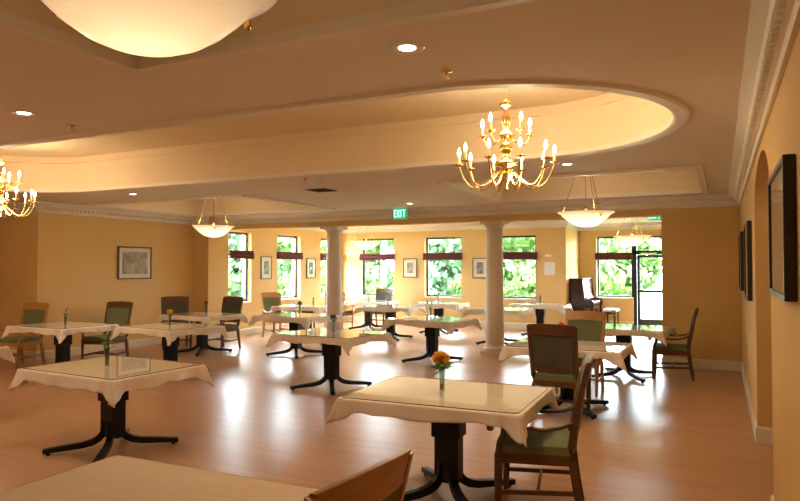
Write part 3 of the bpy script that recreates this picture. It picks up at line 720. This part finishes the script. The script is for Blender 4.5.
# ---------------------------------------------------------------- pictures
def picture(axis, c, a0, a1, z0, z1, label, fr='brownframe', t=.025, mat_w=.09, art=None, board='matboard', depth=.03):
    o = thing('framed_picture', label, 'picture', (0, 0, 0), 0)
    mid = (a0 + a1) / 2; hw = (a1 - a0) / 2; hz = (z1 - z0) / 2; zc = (z0 + z1) / 2
    if axis == 'x+': o.location = (c + .002, mid, zc); o.rotation_euler.z = PI / 2
    elif axis == 'x-': o.location = (c - .002, mid, zc); o.rotation_euler.z = -PI / 2
    else: o.location = (mid, c - .002, zc)
    f_ = MB().box(-hw, -hw + t, -depth, 0, -hz, hz).box(hw - t, hw, -depth, 0, -hz, hz).box(-hw + t, hw - t, -depth, 0, -hz, -hz + t).box(-hw + t, hw - t, -depth, 0, hz - t, hz)
    f_.build('frame', fr, o, bevel=.004)
    MB().box(-hw + t, hw - t, -depth + .014, 0, -hz + t, hz - t).build('mat', board, o)
    if art: MB().box(-hw + t + mat_w, hw - t - mat_w, -depth + .012, -depth + .0139, -hz + t + mat_w, hz - t - mat_w).build('print', art, o)
    MB().add([(-hw + t, -depth + .008, -hz + t), (hw - t, -depth + .008, -hz + t), (hw - t, -depth + .008, hz - t), (-hw + t, -depth + .008, hz - t)], [(0, 1, 2, 3)]).build('glazing', 'glass', o)
    return o
M['art1'] = mat('print_grey', (.3, .27, .25), .5, build=noise_col((.03, .03, .035), (.55, .5, .46), 9, 3))
M['art2'] = mat('print_brown', (.3, .2, .15), .5, build=noise_col((.16, .11, .09), (.55, .42, .34), 8, 3))
M['art3'] = mat('print_wide', (.3, .25, .22), .5, build=noise_col((.12, .10, .10), (.62, .55, .48), 5, 3))
picture('x+', XL, 9.20, 10.06, 1.40, 2.07, 'wide framed landscape picture on the left wall', 'brownframe', .03, .08, 'art3')
picture('x+', SX, 13.16, 13.60, 1.34, 1.92, 'small framed print between the two left windows', 'brownframe', .022, .1, 'art1')
picture('x+', SX, 15.18, 15.62, 1.33, 1.90, 'small framed print just left of the left column', 'brownframe', .022, .1, 'art1')
picture('y', SY, -8.30, -7.86, 1.35, 1.90, 'small framed brown print between the far windows', 'brownframe', .022, .1, 'art2')
picture('y', SY, -6.16, -5.72, 1.34, 1.90, 'small framed dark print touching the right column', 'brownframe', .022, .1, 'art1')
picture('x-', XR, 3.26, 4.22, 1.50, 2.14, 'large black-framed tan picture nearest on the right wall', 'frame', .03, .14, 'tanboard', 'tanboard', .05)
picture('x-', XR, 7.60, 8.55, 1.30, 2.13, 'black-framed picture just beyond the archway', 'frame', .03, .12, 'art2', 'tanboard', .045)
picture('x-', XR, 10.1, 11.0, 1.32, 2.14, 'black-framed picture farthest along the right wall', 'frame', .03, .12, 'art2', 'tanboard', .045)
tag(MB().box(-.14, .14, -.004, 0, -.17, .17).build('notice_sheet', 'paper', None, (-4.02, SY - .003, 1.61)), 'white paper notice taped up right of the far windows', 'notice')
o = thing('thermostat', 'small beige box on the wall above the paper notice', 'thermostat', (-4.04, SY - .001, 1.93))
MB().box(-.09, .09, -.04, 0, -.04, .05).build('housing', 'white', o, bevel=.006); MB().box(-.05, .05, -.044, -.04, -.02, .03).build('cover', 'brass', o)

# ---------------------------------------------------------------- piano and bench
o = thing('upright_piano', 'dark walnut upright piano against the recess side wall', 'piano', (RX + .03, 17.38, 0))
PL, PDp = 1.45, .36
def pside(y): return MB().prism([(0, 0), (.36, 0), (.36, .58), (.60, .58), (.62, .62), (.62, .74), (.58, .78), (.40, .80), (.34, 1.32), (0, 1.32)], 0, .05)
for y in (0, PL - .05):
    mb = pside(y); mb.v = [(p[0], y + p[2], p[1]) for p in mb.v]; mb.build('side_panel', 'piano', o, bevel=.005)
MB().box(0, .34, .05, PL - .05, .1, 1.30).build('case', 'piano', o, bevel=.004)
MB().box(0, .37, -.02, PL + .02, 1.32, 1.35).build('lid', 'piano', o, bevel=.006)
MB().box(.34, .58, .05, PL - .05, .60, .70).build('key_bed', 'piano', o, bevel=.004)
k = MB()
for i in range(46): k.box(.40, .56, .08 + i * .028, .08 + i * .028 + .0265, .70, .722)
k.build('white_keys', 'ivory', o)
k = MB()
for i in range(45):
    if i % 7 not in (2, 6): k.box(.40, .50, .10 + i * .028, .10 + i * .028 + .013, .722, .735)
k.build('black_keys', 'frame', o)
MB().add([(.36, .25, .95), (.36, PL - .25, .95), (.42, PL - .25, .82), (.42, .25, .82), (.345, .25, 1.2), (.345, PL - .25, 1.2)], [(0, 1, 2, 3), (4, 5, 1, 0)]).build('music_desk', 'piano', o)
for y in (.02, PL - .07): MB().sweep([(.57, y + .025, 0), (.57, y + .025, .30), (.57, y + .025, .60)], [(.022, .022), (.028, .028), (.034, .034)], n=12).build('front_leg', 'piano', o)
for q in range(3): MB().box(.34, .42, PL / 2 - .12 + q * .1, PL / 2 - .08 + q * .1, .06, .075).build('pedal', 'brass', o)
tag(MB().add([(.355, 17.50, 1.21), (.355, 17.72, 1.21), (.425, 17.72, .93), (.425, 17.50, .93), (.350, 17.50, 1.21), (.350, 17.72, 1.21), (.42, 17.72, .93), (.42, 17.50, .93)], [(0, 1, 2, 3), (7, 6, 5, 4), (0, 4, 5, 1), (3, 2, 6, 7)]).build('sheet_music', 'paper', None, (RX + .035, .12, .02)), 'white sheet music standing on the upright piano', 'sheet music')
o = thing('piano_bench', 'small dark bench with pale seat beside the piano keys', 'bench', (-2.62, 18.1, 0))
MB().box(-.17, .17, -.34, .34, .47, .53).build('seat', 'matboard', o, bevel=.012)
MB().box(-.15, .15, -.32, .32, .41, .47).build('apron', 'piano', o)
for sx in (-1, 1):
    for sy in (-1, 1): MB().sweep([(sx * .135, sy * .30, 0), (sx * .135, sy * .30, .42)], [(.014, .014), (.02, .02)], square=True).build('leg', 'piano', o)

# ---------------------------------------------------------------- outdoors
struct(MB().box(-70, 60, RY + .3, 90, -.25, -.15).box(-70, SX - .4, -20, RY + .3, -.25, -.15).build('ground_lawn', 'lawn'))
struct(MB().box(-70, 60, 22.6, 23.6, -.15, -.13).build('ground_path', 'concrete'))
def crown_mesh(seed, m):
    rnd = random.Random(seed); mb = MB()
    bl = [(Vector((rnd.gauss(0, .85), rnd.gauss(0, .7), rnd.uniform(-1.3, 1.5))), rnd.uniform(.7, 1.2)) for _ in range(10)]
    for c, r in bl:
        for i in range(260):
            d = Vector((rnd.gauss(0, 1), rnd.gauss(0, 1), rnd.gauss(0, 1))).normalized(); p = c + d * r * rnd.uniform(.75, 1.05)
            u_ = Vector((rnd.gauss(0, 1), rnd.gauss(0, 1), rnd.gauss(0, 1))).normalized(); w_ = d.cross(u_).normalized() * .12; u2 = d.cross(w_).normalized() * .17
            mb.add([p - w_, p - u2, p + w_, p + u2 + d * .04], [(0, 1, 2, 3)])
    return mb
def make_tree(m, seed, label, cat='tree', nm='leafy_tree'):
    o = thing(nm, label, cat)
    zc = 2.3 if cat == 'tree' else 1.5
    cm = crown_mesh(seed, m); cm.v = [(p[0], p[1], p[2] + zc) for p in cm.v]; cm.build('crown', m, o)
    MB().sweep([(0, 0, -.05), (.05, 0, 1.2), (-.03, .05, zc)], [(.16, .16), (.12, .12), (.06, .06)], n=8).build('trunk', 'bark', o)
    return o
trees = [(-14.8, 26.2, 1.15, 'fol1', 'behind the far window beside the left column'), (-9.6, 24.4, .95, 'fol2', 'left side of the middle far window'), (-6.0, 26.8, 1.1, 'fol1', 'beyond the far window at the right column'),
         (-4.2, 31.5, 1.0, 'fol1', 'beyond the window next to the piano'), (.6, 29.5, .95, 'fol2', 'beyond the entrance door glass'), (-17.5, 18.2, 1.1, 'fol2', 'outside the leftmost sunroom window'),
         (-19.5, 24.3, 1.05, 'fol1', 'outside the second left sunroom window'), (-21.5, 30.5, 1.2, 'fol2', 'beyond the sunroom corner behind the left column'), (-10.6, 33.0, 1.2, 'fol1', 'far behind the middle far window')]
pr = {}
for i, (x, y, s, m, lb) in enumerate(trees):
    lb = 'sunlit leafy tree ' + lb
    if m not in pr: t_ = pr[m] = make_tree(m, 11 + i, lb)
    else: t_ = copy_tree(pr[m]); t_['label'] = lb
    t_['group'] = 'trees outside the sunroom'; t_.location = (x, y, -.15); t_.scale = (s, s, s); t_.rotation_euler.z = i * 1.3
shr = [(-12.6, 21.4, .6, 'low behind the far window by the left column'), (-8.0, 21.3, .55, 'low behind the middle far window'), (-5.6, 22.2, .6, 'low behind the far window at the right column'),
       (-14.4, 15.9, .65, 'low outside the first left window'), (-13.8, 19.6, .55, 'low outside the second left window')]
ps = None
for i, (x, y, s, lb) in enumerate(shr):
    lb = 'bright green shrub ' + lb
    if ps is None: t_ = ps = make_tree('fol1', 40, lb, 'shrub', 'garden_shrub')
    else: t_ = copy_tree(ps); t_['label'] = lb
    t_['group'] = 'shrubs outside the sunroom'; t_.location = (x, y, -.15); t_.scale = (s, s, s * .8); t_.rotation_euler.z = i * 1.1

# ---------------------------------------------------------------- daylight
w = bpy.data.worlds.new('sky'); scn.world = w; w.use_nodes = True; nt = w.node_tree
bg = nt.nodes['Background']; bg.inputs[0].default_value = (.80, .91, 1, 1); bg.inputs[1].default_value = 34.0
s = bpy.data.lights.new('sun', 'SUN'); s.energy = 30; s.angle = math.radians(3); s.color = (1, .96, .88)
so = bpy.data.objects.new('sun', s); col.objects.link(so)
so.rotation_euler = Vector((-.45, .5, -.75)).to_track_quat('-Z', 'Y').to_euler()
def portal(loc, rot, sx, sy):
    l = bpy.data.lights.new('window_portal', 'AREA'); l.shape = 'RECTANGLE'; l.size = sx; l.size_y = sy; l.cycles.is_portal = True
    o = bpy.data.objects.new('window_portal', l); col.objects.link(o); o.location = loc; o.rotation_euler = rot
for a, b_ in WL: portal((SX - .3, (a + b_) / 2, 1.65), (PI / 2, 0, -PI / 2), b_ - a, 1.7)
for a, b_ in WF + [(-3.12, -2.15)]:
    portal(((a + b_) / 2, (SY if a < -4 else RY) + .3, 1.65), (-PI / 2, 0, 0), b_ - a, 1.7)
portal(((DX0 + DX1) / 2, RY + .3, 1.25), (-PI / 2, 0, 0), DX1 - DX0, 2.5)

# ---------------------------------------------------------------- camera
cam = bpy.data.cameras.new('camera'); co = bpy.data.objects.new('camera', cam); col.objects.link(co)
cam.sensor_width = 36; cam.lens = 650 / 800 * 36; cam.clip_start = .05
co.location = (0, 0, 1.65)
yaw = math.radians(26.2); pit = math.atan(16.5 / 650)
co.rotation_euler = (PI / 2 + pit, 0, yaw)
scn.camera = co
vs = scn.view_settings; vs.view_transform = 'Standard'; vs.look = 'None'; vs.gamma = 1; vs.exposure = 0.90
try: vs.use_curve_mapping = False
except Exception: pass
